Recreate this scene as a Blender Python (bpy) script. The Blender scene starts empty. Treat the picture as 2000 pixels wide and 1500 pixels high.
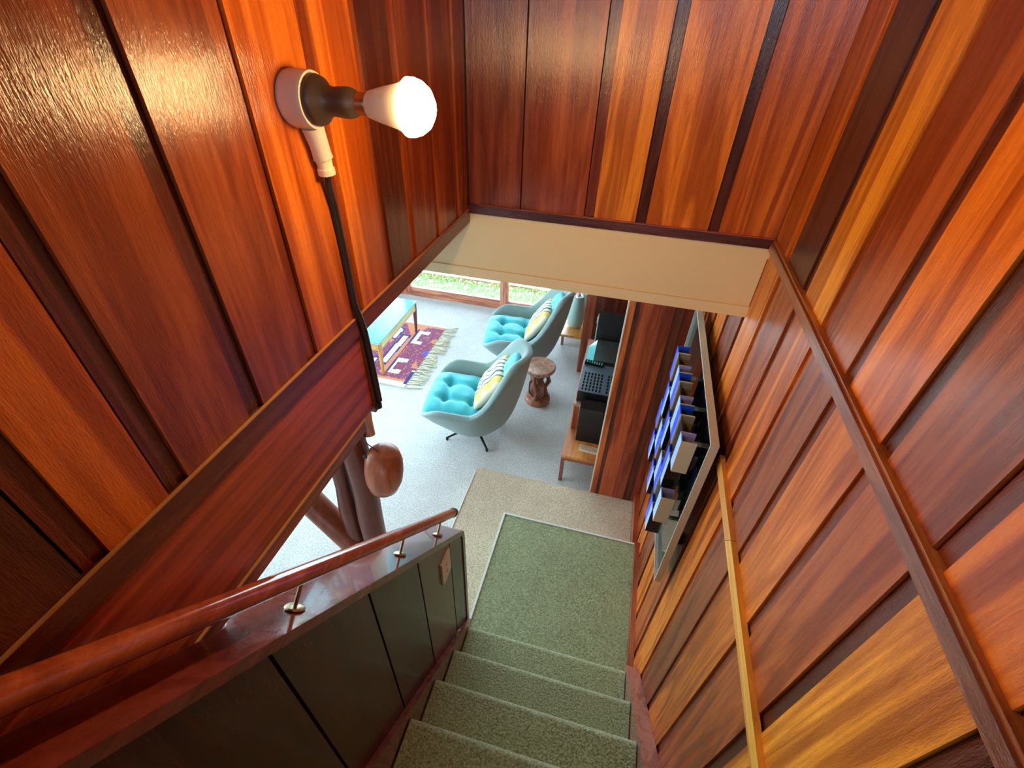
import bpy, bmesh, math, random
from mathutils import Vector, Matrix
random.seed(7)
C = bpy.context.scene.collection
S = bpy.context.scene
PI = math.pi

# ------------------------------------------------------------------ camera, world, exposure
cam_d = bpy.data.cameras.new('camera'); cam = bpy.data.objects.new('camera', cam_d); C.objects.link(cam)
S.camera = cam
cam_d.sensor_width = 36.0; cam_d.lens = 915.27 / 2000 * 36.0; cam_d.clip_start = 0.02
rt = Vector((0.9672653, 0.25192404, 0.03053071)); up = Vector((-0.17979708, 0.59543819, 0.78302386)); fw = Vector((-0.17908339, 0.76288114, -0.62124191))
M = Matrix((( rt.x, up.x, -fw.x, -0.4609), (rt.y, up.y, -fw.y, 0.1371), (rt.z, up.z, -fw.z, 3.198), (0, 0, 0, 1)))
cam.matrix_world = M

w = bpy.data.worlds.new('sky'); S.world = w; w.use_nodes = True
bg = w.node_tree.nodes['Background']; bg.inputs[0].default_value = (0.64, 0.83, 1.0, 1); bg.inputs[1].default_value = 15.0

S.view_settings.view_transform = 'Standard'; S.view_settings.look = 'None'; S.view_settings.gamma = 1
S.view_settings.use_curve_mapping = False; S.view_settings.exposure = 0.12
S.cycles.max_bounces = 10; S.cycles.diffuse_bounces = 6; S.cycles.glossy_bounces = 5; S.cycles.transparent_max_bounces = 12
S.cycles.use_denoising = True; S.cycles.caustics_reflective = False; S.cycles.caustics_refractive = False
S.cycles.sample_clamp_indirect = 12

BULB_STRENGTH = 270.0

def portal(name, loc, rot, sx, sy):
    l = bpy.data.lights.new(name, 'AREA'); l.shape = 'RECTANGLE'; l.size = sx; l.size_y = sy; l.cycles.is_portal = True
    o = bpy.data.objects.new(name, l); C.objects.link(o); o.location = loc; o.rotation_euler = rot
portal('sky_portal_front', (-3.1, 5.78, 1.25), (-PI/2, 0, 0), 4.8, 2.5)
portal('sky_portal_side', (-5.63, 2.9, 1.25), (0, -PI/2, 0), 2.5, 5.0)
portal('sky_portal_upstairs', (-0.5, -3.12, 3.6), (PI/2, 0, 0), 0.8, 0.8)

# ------------------------------------------------------------------ materials
def nt(name):
    m = bpy.data.materials.new(name); m.use_nodes = True; n = m.node_tree.nodes; l = m.node_tree.links
    return m, n, l, n['Principled BSDF']
def plain(name, col, rough=0.5, metal=0.0, var=0.12, scale=30, bump=0.0, coat=0.0, spec=0.5, emis=None, sheen=0):
    m, n, l, p = nt(name)
    tc = n.new('ShaderNodeTexCoord'); nz = n.new('ShaderNodeTexNoise'); nz.inputs['Scale'].default_value = scale; nz.inputs['Detail'].default_value = 4
    l.new(tc.outputs['Object'], nz.inputs['Vector'])
    r = n.new('ShaderNodeMapRange'); r.inputs[3].default_value = 1 - var; r.inputs[4].default_value = 1 + var
    l.new(nz.outputs[0], r.inputs[0])
    mx = n.new('ShaderNodeVectorMath'); mx.operation = 'SCALE'; mx.inputs[0].default_value = col[:3]
    l.new(r.outputs[0], mx.inputs['Scale']); l.new(mx.outputs[0], p.inputs['Base Color'])
    p.inputs['Roughness'].default_value = rough; p.inputs['Metallic'].default_value = metal
    p.inputs['Coat Weight'].default_value = coat; p.inputs['Specular IOR Level'].default_value = spec
    if sheen: p.inputs['Sheen Weight'].default_value = sheen
    if bump:
        b = n.new('ShaderNodeBump'); b.inputs['Strength'].default_value = bump; b.inputs['Distance'].default_value = 0.004
        l.new(nz.outputs[0], b.inputs['Height']); l.new(b.outputs[0], p.inputs['Normal'])
    if emis: p.inputs['Emission Color'].default_value = (*emis[:3], 1); p.inputs['Emission Strength'].default_value = emis[3]
    return m
def wood(name, axis='Z', rough=0.21, coat=0.0, contrast=1.0, bump=0.42, coatr=0.12, scale=1.0, spec=0.6):
    """varnished wood; hue comes from the object's own colour, grain runs along axis"""
    m, n, l, p = nt(name)
    tc = n.new('ShaderNodeTexCoord'); oi = n.new('ShaderNodeObjectInfo')
    off = n.new('ShaderNodeVectorMath'); off.operation = 'SCALE'; off.inputs[0].default_value = (37, 53, 71); l.new(oi.outputs['Random'], off.inputs['Scale'])
    ad = n.new('ShaderNodeVectorMath'); ad.operation = 'ADD'; l.new(tc.outputs['Object'], ad.inputs[0]); l.new(off.outputs[0], ad.inputs[1])
    def mapped(sc):
        mp = n.new('ShaderNodeMapping'); s = [sc * scale] * 3; s['XYZ'.index(axis)] = sc * (0.2 if sc > 200 else 0.07) * scale; mp.inputs['Scale'].default_value = s
        l.new(ad.outputs[0], mp.inputs['Vector']); return mp
    def noise(sc, det, dist):
        mp = mapped(sc); nz = n.new('ShaderNodeTexNoise'); nz.inputs['Scale'].default_value = 1; nz.inputs['Detail'].default_value = det
        nz.inputs['Distortion'].default_value = dist; nz.inputs['Roughness'].default_value = 0.6; l.new(mp.outputs[0], nz.inputs['Vector']); return nz.outputs[0]
    big = noise(10, 3, 1.6); fig = noise(45, 6, 1.5); fine = noise(420, 3, 0.2)
    r1 = n.new('ShaderNodeMapRange'); r1.inputs[1].default_value = 0.42; r1.inputs[2].default_value = 0.56
    r1.inputs[3].default_value = 1 - 0.38 * contrast; r1.inputs[4].default_value = 1 + 0.12 * contrast; l.new(big, r1.inputs[0])
    r2 = n.new('ShaderNodeMapRange'); r2.inputs[1].default_value = 0.3; r2.inputs[2].default_value = 0.58
    r2.inputs[3].default_value = 1 - 0.24 * contrast; r2.inputs[4].default_value = 1.06; l.new(fig, r2.inputs[0])
    r3 = n.new('ShaderNodeMapRange'); r3.inputs[1].default_value = 0.3; r3.inputs[2].default_value = 0.7
    r3.inputs[3].default_value = 0.92; r3.inputs[4].default_value = 1.06; l.new(fine, r3.inputs[0])
    a = n.new('ShaderNodeMath'); a.operation = 'MULTIPLY'; l.new(r1.outputs[0], a.inputs[0]); l.new(r2.outputs[0], a.inputs[1])
    b = n.new('ShaderNodeMath'); b.operation = 'MULTIPLY'; l.new(a.outputs[0], b.inputs[0]); l.new(r3.outputs[0], b.inputs[1])
    # darker grain also turns redder
    g = n.new('ShaderNodeCombineXYZ'); pw = n.new('ShaderNodeMath'); pw.operation = 'POWER'; pw.inputs[1].default_value = 1.5; l.new(b.outputs[0], pw.inputs[0])
    l.new(b.outputs[0], g.inputs[0]); l.new(pw.outputs[0], g.inputs[1]); l.new(pw.outputs[0], g.inputs[2])
    mu = n.new('ShaderNodeVectorMath'); mu.operation = 'MULTIPLY'; l.new(oi.outputs['Color'], mu.inputs[0]); l.new(g.outputs[0], mu.inputs[1])
    l.new(mu.outputs[0], p.inputs['Base Color'])
    p.inputs['Specular IOR Level'].default_value = spec
    rr = n.new('ShaderNodeMapRange'); rr.inputs[3].default_value = rough - 0.06; rr.inputs[4].default_value = rough + 0.1; l.new(fig, rr.inputs[0]); l.new(rr.outputs[0], p.inputs['Roughness'])
    p.inputs['Coat Weight'].default_value = coat; p.inputs['Coat Roughness'].default_value = coatr
    bp = n.new('ShaderNodeBump'); bp.inputs['Strength'].default_value = bump; bp.inputs['Distance'].default_value = 0.002
    sm = n.new('ShaderNodeMath'); sm.operation = 'ADD'; l.new(fine, sm.inputs[0]); l.new(fig, sm.inputs[1]); l.new(sm.outputs[0], bp.inputs['Height']); l.new(bp.outputs[0], p.inputs['Normal'])
    return m
def carpet(name, col, col2, scale=95, bump=1.0):
    m, n, l, p = nt(name)
    tc = n.new('ShaderNodeTexCoord'); a = n.new('ShaderNodeTexNoise'); a.inputs['Scale'].default_value = scale; a.inputs['Detail'].default_value = 5; l.new(tc.outputs['Object'], a.inputs['Vector'])
    c = n.new('ShaderNodeTexNoise'); c.inputs['Scale'].default_value = 7; c.inputs['Detail'].default_value = 4; l.new(tc.outputs['Object'], c.inputs['Vector'])
    r = n.new('ShaderNodeMapRange'); r.inputs[1].default_value = 0.35; r.inputs[2].default_value = 0.65; l.new(a.outputs[0], r.inputs[0])
    mix = n.new('ShaderNodeMix'); mix.data_type = 'RGBA'; mix.inputs['A'].default_value = (*col, 1); mix.inputs['B'].default_value = (*col2, 1); l.new(r.outputs[0], mix.inputs['Factor'])
    r2 = n.new('ShaderNodeMapRange'); r2.inputs[1].default_value = 0.3; r2.inputs[2].default_value = 0.7; r2.inputs[3].default_value = 0.93; r2.inputs[4].default_value = 1.05; l.new(c.outputs[0], r2.inputs[0])
    mu = n.new('ShaderNodeVectorMath'); mu.operation = 'SCALE'; l.new(mix.outputs['Result'], mu.inputs[0]); l.new(r2.outputs[0], mu.inputs['Scale']); l.new(mu.outputs[0], p.inputs['Base Color'])
    p.inputs['Roughness'].default_value = 0.95; p.inputs['Specular IOR Level'].default_value = 0.1; p.inputs['Sheen Weight'].default_value = 0.35; p.inputs['Sheen Roughness'].default_value = 0.5
    b = n.new('ShaderNodeBump'); b.inputs['Strength'].default_value = bump; b.inputs['Distance'].default_value = 0.006; l.new(a.outputs[0], b.inputs['Height']); l.new(b.outputs[0], p.inputs['Normal'])
    return m
def glass_mat():
    m = bpy.data.materials.new('window_glass'); m.use_nodes = True; n = m.node_tree.nodes; l = m.node_tree.links
    n.remove(n['Principled BSDF']); t = n.new('ShaderNodeBsdfTransparent'); t.inputs[0].default_value = (0.96, 0.98, 0.97, 1); g = n.new('ShaderNodeBsdfGlossy'); g.inputs['Roughness'].default_value = 0.02
    f = n.new('ShaderNodeFresnel'); f.inputs[0].default_value = 1.45; x = n.new('ShaderNodeMixShader'); l.new(f.outputs[0], x.inputs[0]); l.new(t.outputs[0], x.inputs[1]); l.new(g.outputs[0], x.inputs[2])
    l.new(x.outputs[0], n['Material Output'].inputs['Surface']); return m
def stripe_mat():
    """zigzag striped knit: cream, slate, yellow bands across the pillow's own UVs"""
    m, n, l, p = nt('zigzag_knit')
    uv = n.new('ShaderNodeUVMap'); sp = n.new('ShaderNodeSeparateXYZ'); l.new(uv.outputs[0], sp.inputs[0])
    pp = n.new('ShaderNodeMath'); pp.operation = 'PINGPONG'; pp.inputs[1].default_value = 0.17; l.new(sp.outputs[0], pp.inputs[0])
    k = n.new('ShaderNodeMath'); k.operation = 'MULTIPLY'; k.inputs[1].default_value = 0.5; l.new(pp.outputs[0], k.inputs[0])
    ad = n.new('ShaderNodeMath'); ad.operation = 'ADD'; l.new(sp.outputs[1], ad.inputs[0]); l.new(k.outputs[0], ad.inputs[1])
    rp = n.new('ShaderNodeValToRGB'); rp.color_ramp.interpolation = 'CONSTANT'; l.new(ad.outputs[0], rp.inputs[0])
    cream = (0.62, 0.58, 0.42, 1); slate = (0.06, 0.12, 0.15, 1); yel = (0.66, 0.48, 0.13, 1)
    stops = [(0, yel), (0.2, cream), (0.27, slate), (0.30, cream), (0.38, slate), (0.42, cream), (0.50, slate), (0.53, cream), (0.60, slate), (0.66, cream), (0.74, slate), (0.77, yel), (0.93, cream)]
    e = rp.color_ramp.elements; e[0].position = 0; e[0].color = stops[0][1]; e[1].position = stops[1][0]; e[1].color = stops[1][1]
    for q, c in stops[2:]: x = e.new(q); x.color = c
    l.new(rp.outputs[0], p.inputs['Base Color']); p.inputs['Roughness'].default_value = 0.95
    return m

MT = dict(
    wz=wood('varnished_wood_upright'), wy=wood('varnished_wood_along', 'Y'), wx=wood('varnished_wood_across', 'X'),
    gl=wood('polished_dark_wood', 'Z', 0.2, 0.0, 0.7, 0.015, spec=0.35), gly=wood('polished_rail_wood', 'Y', 0.14, 0.3, 0.6, 0.02, coatr=0.03, spec=0.45),
    trunk=wood('smooth_trunk_wood', 'Z', 0.36, 0.04, 0.6, 0.1, spec=0.3), gap=plain('shadow_gap_backing', (0.012, 0.004, 0.003), 0.8),
    cream=plain('cream_paint', (0.86, 0.67, 0.38), 0.55, var=0.03, scale=6), white=plain('white_ceiling_paint', (0.80, 0.80, 0.78), 0.7, var=0.02, scale=5),
    carpet=carpet('pale_carpet', (0.42, 0.42, 0.41), (0.72, 0.72, 0.71)), beige=carpet('beige_carpet', (0.44, 0.35, 0.25), (0.74, 0.61, 0.45)),
    green=carpet('green_stair_carpet', (0.19, 0.225, 0.105), (0.42, 0.47, 0.27), 130, 1.0),
    edge=plain('pale_carpet_binding', (0.70, 0.74, 0.68), 0.7, var=0.05), brass=plain('aged_brass', (0.45, 0.36, 0.22), 0.3, 1.0, 0.1),
    blackm=plain('black_metal', (0.02, 0.02, 0.022), 0.35, 0.6), blackp=plain('black_plastic', (0.012, 0.012, 0.014), 0.4, var=0.2), blackg=plain('glossy_black', (0.01, 0.01, 0.012), 0.08),
    cable=plain('black_cable', (0.015, 0.012, 0.012), 0.4), lampw=plain('lamp_white_plastic', (0.62, 0.56, 0.52), 0.4, var=0.03),
    lampb=plain('lamp_holder_brown', (0.05, 0.03, 0.022), 0.45), ivory=plain('ivory_plastic', (0.72, 0.66, 0.50), 0.35, var=0.04),
    shell=plain('grey_green_wool', (0.225, 0.31, 0.305), 0.95, var=0.16, scale=240, bump=0.3, spec=0.2, sheen=0.3),
    turq=plain('turquoise_velvet', (0.025, 0.44, 0.52), 0.8, var=0.1, scale=60, bump=0.1, sheen=0.5), knit=stripe_mat(),
    steel=plain('brushed_aluminium', (0.60, 0.57, 0.50), 0.45, 0.0, 0.05), mirror=plain('dark_mirror', (0.10, 0.13, 0.12), 0.06, 0.9, 0.04, 4),
    bcream=plain('block_cream', (0.66, 0.60, 0.47), 0.4, var=0.02), bblue=plain('block_blue', (0.015, 0.09, 0.85), 0.3, var=0.03), blilac=plain('block_lilac', (0.42, 0.40, 0.80), 0.3, var=0.03),
    bpale=plain('block_pale_blue', (0.35, 0.55, 0.95), 0.3, var=0.03), bblack=plain('block_black', (0.006, 0.008, 0.008), 0.15), btan=plain('block_inner_tan', (0.33, 0.27, 0.17), 0.5),
    glass=glass_mat(), tglass=plain('frosted_turquoise_top', (0.12, 0.50, 0.58), 0.16, var=0.3, scale=14, coat=0.0),
    pine=wood('light_wood', 'Y', 0.4, 0.1, 0.5, 0.1), pinez=wood('light_wood_upright', 'Z', 0.4, 0.1, 0.5, 0.1),
    silver=plain('grey_metal_case', (0.13, 0.16, 0.16), 0.25, 0.7), teal=plain('teal_reflection_and_keys', (0.12, 0.42, 0.42), 0.1, var=0.3, scale=20),  # teal stands for reflected light on the player, also colours remote keys
    rpurple=plain('rug_purple', (0.24, 0.07, 0.20), 0.95, var=0.5, scale=90), rmaroon=plain('rug_maroon', (0.27, 0.05, 0.07), 0.95, var=0.5, scale=90), rorange=plain('rug_orange', (0.62, 0.24, 0.12), 0.95, var=0.3, scale=90),
    rwhite=plain('rug_cream', (0.68, 0.70, 0.66), 0.95, var=0.15, scale=90), rnavy=plain('rug_navy', (0.045, 0.035, 0.18), 0.95, var=0.3, scale=90), rblue=plain('rug_blue', (0.10, 0.10, 0.55), 0.95, var=0.3, scale=90),
    tassel=plain('rug_tassel', (0.72, 0.68, 0.50), 0.95, var=0.3, scale=60),
    leaf=plain('hedge_leaf', (0.26, 0.50, 0.16), 0.6, var=0.5, scale=6), soil=plain('garden_soil', (0.70, 0.72, 0.52), 0.9, var=0.2, scale=8), paving=plain('pale_paving', (0.75, 0.73, 0.70), 0.8, var=0.06, scale=4),
    vase=plain('pale_green_ceramic', (0.42, 0.58, 0.52), 0.15, var=0.06), pink=plain('pink_petal', (0.85, 0.40, 0.60), 0.7, var=0.2), stem=plain('flower_stem', (0.12, 0.3, 0.08), 0.7), cloth=plain('white_sheer_curtain', (0.85, 0.85, 0.85), 0.9),
    wallp=plain('white_wall_paint', (0.78, 0.77, 0.74), 0.75, var=0.02, scale=4),
)
# translucent LED bulb: dome is the source; collar's slight emission imitates light passing through
MT['bulb'] = plain('lit_bulb_dome', (1, 1, 1), 0.4, emis=(1.0, 0.63, 0.26, BULB_STRENGTH))
MT['bulbcone'] = plain('bulb_collar_plastic', (0.62, 0.52, 0.44), 0.45, var=0.03, emis=(1.0, 0.6, 0.3, 0.05))

# ------------------------------------------------------------------ helpers
def finish(bm, name, mat, parent=None, color=None, smooth=False, bevel=0.0, bseg=1, loc=None, rot=None, label=None):
    if bevel:
        bmesh.ops.bevel(bm, geom=[e for e in bm.edges if len(e.link_faces) == 2 and e.calc_face_angle(0) > 0.5], offset=bevel, segments=bseg, affect='EDGES', clamp_overlap=True)
    bmesh.ops.recalc_face_normals(bm, faces=bm.faces)
    me = bpy.data.meshes.new(name); bm.to_mesh(me); bm.free()
    mats = mat if isinstance(mat, (list, tuple)) else [mat]
    for m in mats: me.materials.append(m)
    if smooth:
        for p in me.polygons: p.use_smooth = True
        if smooth == 'auto': me.set_sharp_from_angle(angle=math.radians(40))
    o = bpy.data.objects.new(name, me); C.objects.link(o)
    if parent: o.parent = parent
    if color: o.color = (*color, 1)
    if loc: o.location = loc
    if rot: o.rotation_euler = rot
    if label: o['label'] = label
    return o
def box(bm, x0, x1, y0, y1, z0, z1, mat=0):
    v = [bm.verts.new(p) for p in ((x0,y0,z0),(x1,y0,z0),(x1,y1,z0),(x0,y1,z0),(x0,y0,z1),(x1,y0,z1),(x1,y1,z1),(x0,y1,z1))]
    for f in ((0,3,2,1),(4,5,6,7),(0,1,5,4),(1,2,6,5),(2,3,7,6),(3,0,4,7)):
        q = bm.faces.new([v[i] for i in f]); q.material_index = mat
def prism(bm, pts, off, mat=0):
    off = Vector(off); a = [bm.verts.new(p) for p in pts]; b = [bm.verts.new(Vector(p) + off) for p in pts]; n = len(pts)
    fs = [bm.faces.new(a), bm.faces.new(b[::-1])] + [bm.faces.new((a[i], b[i], b[(i+1) % n], a[(i+1) % n])) for i in range(n)]
    for f in fs: f.material_index = mat
def mbox(name, b, mat, parent=None, color=None, bevel=0.0, **k):
    bm = bmesh.new(); box(bm, *b); return finish(bm, name, mat, parent, color, bevel=bevel, **k)
def mprism(name, pts, off, mat, parent=None, color=None, bevel=0.0, **k):
    bm = bmesh.new(); prism(bm, pts, off); return finish(bm, name, mat, parent, color, bevel=bevel, **k)
def lathe(bm, prof, seg=24, mtx=None, mat=0):
    """profile of (radius, height) revolved about local Z"""
    mtx = mtx or Matrix(); rings = []
    for r, h in prof:
        rings.append([bm.verts.new(mtx @ Vector((r * math.cos(2*PI*i/seg), r * math.sin(2*PI*i/seg), h))) for i in range(seg)])
    for a, b in zip(rings, rings[1:]):
        for i in range(seg):
            f = bm.faces.new((a[i], a[(i+1) % seg], b[(i+1) % seg], b[i])); f.material_index = mat
    for rg in (rings[0][::-1], rings[-1]): f = bm.faces.new(rg); f.material_index = mat
def tube(bm, pts, rad, seg=12, mat=0):
    pts = [Vector(p) for p in pts]; rad = rad if isinstance(rad, (list, tuple)) else [rad] * len(pts); rings = []
    t0 = (pts[1] - pts[0]).normalized(); u = t0.orthogonal().normalized()
    for i, p in enumerate(pts):
        t = ((pts[min(i+1, len(pts)-1)] - pts[max(i-1, 0)])).normalized(); u = (u - t * u.dot(t)).normalized(); v = t.cross(u)
        rings.append([bm.verts.new(p + rad[i] * (u * math.cos(2*PI*k/seg) + v * math.sin(2*PI*k/seg))) for k in range(seg)])
    for a, b in zip(rings, rings[1:]):
        for i in range(seg): f = bm.faces.new((a[i], a[(i+1) % seg], b[(i+1) % seg], b[i])); f.material_index = mat
    for rg in (rings[0][::-1], rings[-1]): bm.faces.new(rg).material_index = mat
def mtube(name, pts, rad, mat, parent=None, color=None, seg=12, **k):
    bm = bmesh.new(); tube(bm, pts, rad, seg); return finish(bm, name, mat, parent, color, smooth='auto', **k)
def mlathe(name, prof, mat, parent=None, color=None, seg=24, mtx=None, **k):
    bm = bmesh.new(); lathe(bm, prof, seg, mtx); return finish(bm, name, mat, parent, color, smooth='auto', **k)
def tag(o, label, cat, group=None, kind=None):
    o['label'] = label; o['category'] = cat
    if group: o['group'] = group
    if kind: o['kind'] = kind
    return o
def thing(name, label, cat, loc=(0, 0, 0), rotz=0.0, group=None, kind=None):
    o = bpy.data.objects.new(name, None); C.objects.link(o); o.location = loc; o.rotation_euler = (0, 0, rotz); o.empty_display_size = 0.1
    return tag(o, label, cat, group, kind)
def pal(c, j=0.08):
    f = 1 + random.uniform(-j, j); return tuple(min(1, v * f) for v in c)

OR = (0.64, 0.155, 0.014); ORB = (0.80, 0.27, 0.020); RB = (0.38, 0.080, 0.018); DK = (0.13, 0.028, 0.014); DB = (0.085, 0.022, 0.013); MB = (0.27, 0.058, 0.018); BAT = (0.085, 0.02, 0.014)

# ------------------------------------------------------------------ panelled walls
GAP = 0.006; LIP = 0.030
def boards(parent, ax, at, inward, edges, cols, z0, z1, lips=True, lipcols=None, zb=None, lean=None, skip_gap=False):
    """upright boards on a wall plane. ax: 'x' wall (boards follow y) or 'y' wall (boards follow x). at: face coordinate.
    edges: ascending positions of board boundaries; inward: direction (+1/-1) towards the back of the wall."""
    for i in range(len(edges) - 1):
        a, b = edges[i], edges[i+1]
        la = lean[i] if lean else 0.0; lb = lean[i+1] if lean else 0.0
        c = cols[i % len(cols)]
        a_ = a + (GAP + LIP if lips and i > 0 else GAP / 2); b_ = b - (0.0 if lips else GAP / 2)
        def P(s, z, d): return (at + inward * d, s, z) if ax == 'x' else (s, at + inward * d, z)
        off = (inward * 0.012, 0, 0) if ax == 'x' else (0, inward * 0.012, 0)
        mprism('plank', [P(a_ + la, z0, 0), P(b_ + lb, z0, 0), P(b_, z1, 0), P(a_, z1, 0)], off, MT['wz'], parent, pal(c), bevel=0.0015)
        if lips and i > 0:
            lc = (lipcols[i % len(lipcols)] if lipcols else tuple(v * 0.55 for v in c)) or c
            mprism('batten', [P(a + GAP + la, z0, .007), P(a + GAP + LIP + la - .0005, z0, .007), P(a + GAP + LIP - .0005, z1, .007), P(a + GAP, z1, .007)], off, MT['wz'], parent, pal(lc, .05))

# right wall: backing + boards above and below the ledge at z 2.64
wr = mbox('wall_right', (0.021, 0.13, -3.0, 5.65, 0, 5.0), MT['gap']); tag(wr, 'right stairwell wall of upright varnished boards with dark shadow gaps', 'wall', kind='structure')
re_ = [-0.99, -0.79, -0.59, -0.39, -0.19, 0.01, 0.205, 0.392, 0.581, 0.777, 0.974, 1.162, 1.351, 1.561, 1.757]
rc_ = [MB, OR, RB, DK, OR, RB, DK, OR, OR, RB, OR, RB, ORB, DB, OR][:-1]
rc_ = [MB, OR, RB, DK, OR, RB, DK, OR, RB, OR, RB, ORB, DB, OR]
boards(wr, 'x', 0.0, 1, re_, rc_, 2.662, 4.95, lipcols=[MB, RB, DK, RB, OR, MB, DK, RB, MB, DK, DK, RB, DK, OR])
le_ = re_ + [1.962, 2.16, 2.36, 2.60]
lc_ = [MB, RB, DK, RB, OR, DK, DK, ORB, RB, OR, MB, OR, RB, OR, MB, OR, RB, MB]
lean = [max(0, 0.008 + 0.035 * (e - 0.7)) for e in le_]
boards(wr, 'x', 0.0, 1, le_, lc_, 0.0, 2.632, lean=lean, lipcols=[DK, MB, DK, DK, MB, DK, DK, DK, DK, MB, MB, RB, MB, MB])
boards(wr, 'x', 0.0, 1, [2.70 + .21 * i for i in range(15)], [OR, RB, MB, OR], 0.0, 2.595)
tb = mbox('trim', (-0.016, 0.012, -1.6, 1.73, 2.630, 2.657), MT['wy'], wr, (0.32, 0.11, 0.06), bevel=0.003)
mbox('trim', (-0.010, 0.012, -1.6, 1.73, 2.657, 2.664), MT['wy'], wr, (0.42, 0.14, 0.04), label='thin orange bead on top of the ledge')
mprism('trim', [(-0.014, 1.40, 1.985), (-0.014, 1.085, 1.985), (-0.014, 1.055, 2.03), (-0.014, 1.40, 2.03)], (0.016, 0, 0), MT['pine'], wr, (0.78, 0.33, 0.06), bevel=0.002, label='light orange wooden strip fixed across the boards')
mprism('trim', [(-0.014, 1.083, 1.985), (-0.014, -1.2, 1.985), (-0.014, -1.2, 2.03), (-0.014, 1.053, 2.03)], (0.016, 0, 0), MT['pine'], wr, (0.78, 0.36, 0.05), bevel=0.002, label='light orange wooden strip fixed across the boards')

# far wall above the beam
wf = mbox('wall_far', (-1.15, 0.13, 1.775, 1.88, 2.646, 5.0), MT['gap']); tag(wf, 'far stairwell wall of varnished boards above the cream beam', 'wall', kind='structure')
fe = [-1.0, -0.836, -0.612, -0.440, -0.209, -0.0]
fc = [(0.26, .055, .022), (0.40, .085, .022), (0.80, .25, .02), (0.80, .22, .018), (0.66, .15, .016)]
for i in range(5):
    a, b = fe[i], fe[i+1]
    aa = a + (0.034 if i else 0.0); 
    mbox('plank', (aa, b - 0.001, 1.752, 1.764, 2.662, 4.95), MT['wz'], wf, pal(fc[i], .04), bevel=0.0015)
    if i: mbox('batten', (a + 0.001, a + 0.033, 1.763, 1.774, 2.662, 4.95), MT['wz'], wf, [(0.24, .05, .022), (0.26, .05, .02), (0.10, .022, .014), (0.10, .022, .014)][i-1])
mbox('batten', (-1.0225, -1.0005, 1.756, 1.768, 2.662, 4.95), MT['wz'], wf, (0.22, .045, .02))
mbox('trim', (-1.02, 0.0, 1.738, 1.766, 2.632, 2.662), MT['wx'], wf, (0.10, 0.018, 0.012), bevel=0.003)

# left wall (upper) : x = -1.023
wl = mbox('wall_left', (-1.15, -1.044, -3.0, 1.752, 2.606, 5.0), MT['gap']); tag(wl, 'left stairwell wall of varnished boards that holds the lamp', 'wall', kind='structure')
lf = [-1.03, -0.87, -0.70, -0.53, -0.36, -0.19, -0.03, 0.13, 0.30, 0.428, 0.598, 0.766, 0.955, 1.116, 1.262, 1.441, 1.618, 1.745]
lcol = [MB, OR, DK, RB, OR, DK, RB, DK, OR, (0.33, .075, .018), MB, OR, OR, DK, RB, RB, RB]
boards(wl, 'x', -1.023, -1, lf, lcol, 2.645, 4.95, lipcols=[DK, DK, MB, DK, MB, DK, DK, MB, MB, DK, DK, MB, MB, MB, RB, RB, RB])
mbox('trim', (-1.045, -1.016, -1.5, 1.738, 2.600, 2.644), MT['wy'], wl, (0.17, 0.035, 0.018), bevel=0.003)
mbox('fascia_board', (-1.050, -1.022, -1.5, 0.945, 2.3755, 2.602), MT['wy'], wl, (0.46, 0.085, 0.024), bevel=0.003, label='broad red-brown fascia board under the ledge')
mbox('trim', (-1.075, -1.0235, -1.5, 0.90, 2.335, 2.3750), MT['wy'], wl, (0.30, 0.11, 0.05), bevel=0.003, label='paler narrow strip under the fascia board')
mbox('end_batten', (-1.056, -1.016, 0.945, 0.972, 2.36, 2.602), MT['wz'], wl, (0.13, 0.03, 0.018), bevel=0.002)

mbox('trim_bead', (-1.0225, -1.0175, -1.5, 0.90, 2.3735, 2.3775), MT['pine'], wl, (0.62, .38, .18), label='thin pale bead along the fascia foot')
mbox('trim_bead', (-1.0225, -1.0165, -1.5, 1.738, 2.6432, 2.6462), MT['pine'], wl, (0.50, .24, .10), label='thin pale bead under the board ends')
mbox('trim_bead', (-0.99, -0.005, 1.7385, 1.7515, 2.6605, 2.6635), MT['wx'], wf, (0.46, .10, .03))
# upstairs shell
uc = mbox('ceiling_upstairs', (-2.0, 0.13, -3.0, 1.9, 5.0, 5.1), MT['pine'], color=(0.45, 0.24, 0.12)); tag(uc, 'upstairs ceiling above the stairwell', 'ceiling', kind='structure')
uf = mbox('floor_upstairs', (-1.04, 0.0, -2.95, -1.03, 2.56, 2.76), MT['green']); tag(uf, 'green carpeted upper floor at the head of the stairs', 'floor', kind='structure')
wb = bmesh.new(); box(wb, -1.15, 0.13, -3.1, -3.0, 0, 3.2); box(wb, -1.15, 0.13, -3.1, -3.0, 4.0, 5.0); box(wb, -1.15, -0.9, -3.1, -3.0, 3.2, 4.0); box(wb, -0.1, 0.13, -3.1, -3.0, 3.2, 4.0)  # gap in this unseen wall is added to bring daylight upstairs
tag(finish(wb, 'wall_back', MT['wallp']), 'wall behind the head of the stairs with an added unseen opening that admits daylight', 'wall', kind='structure')

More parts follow.
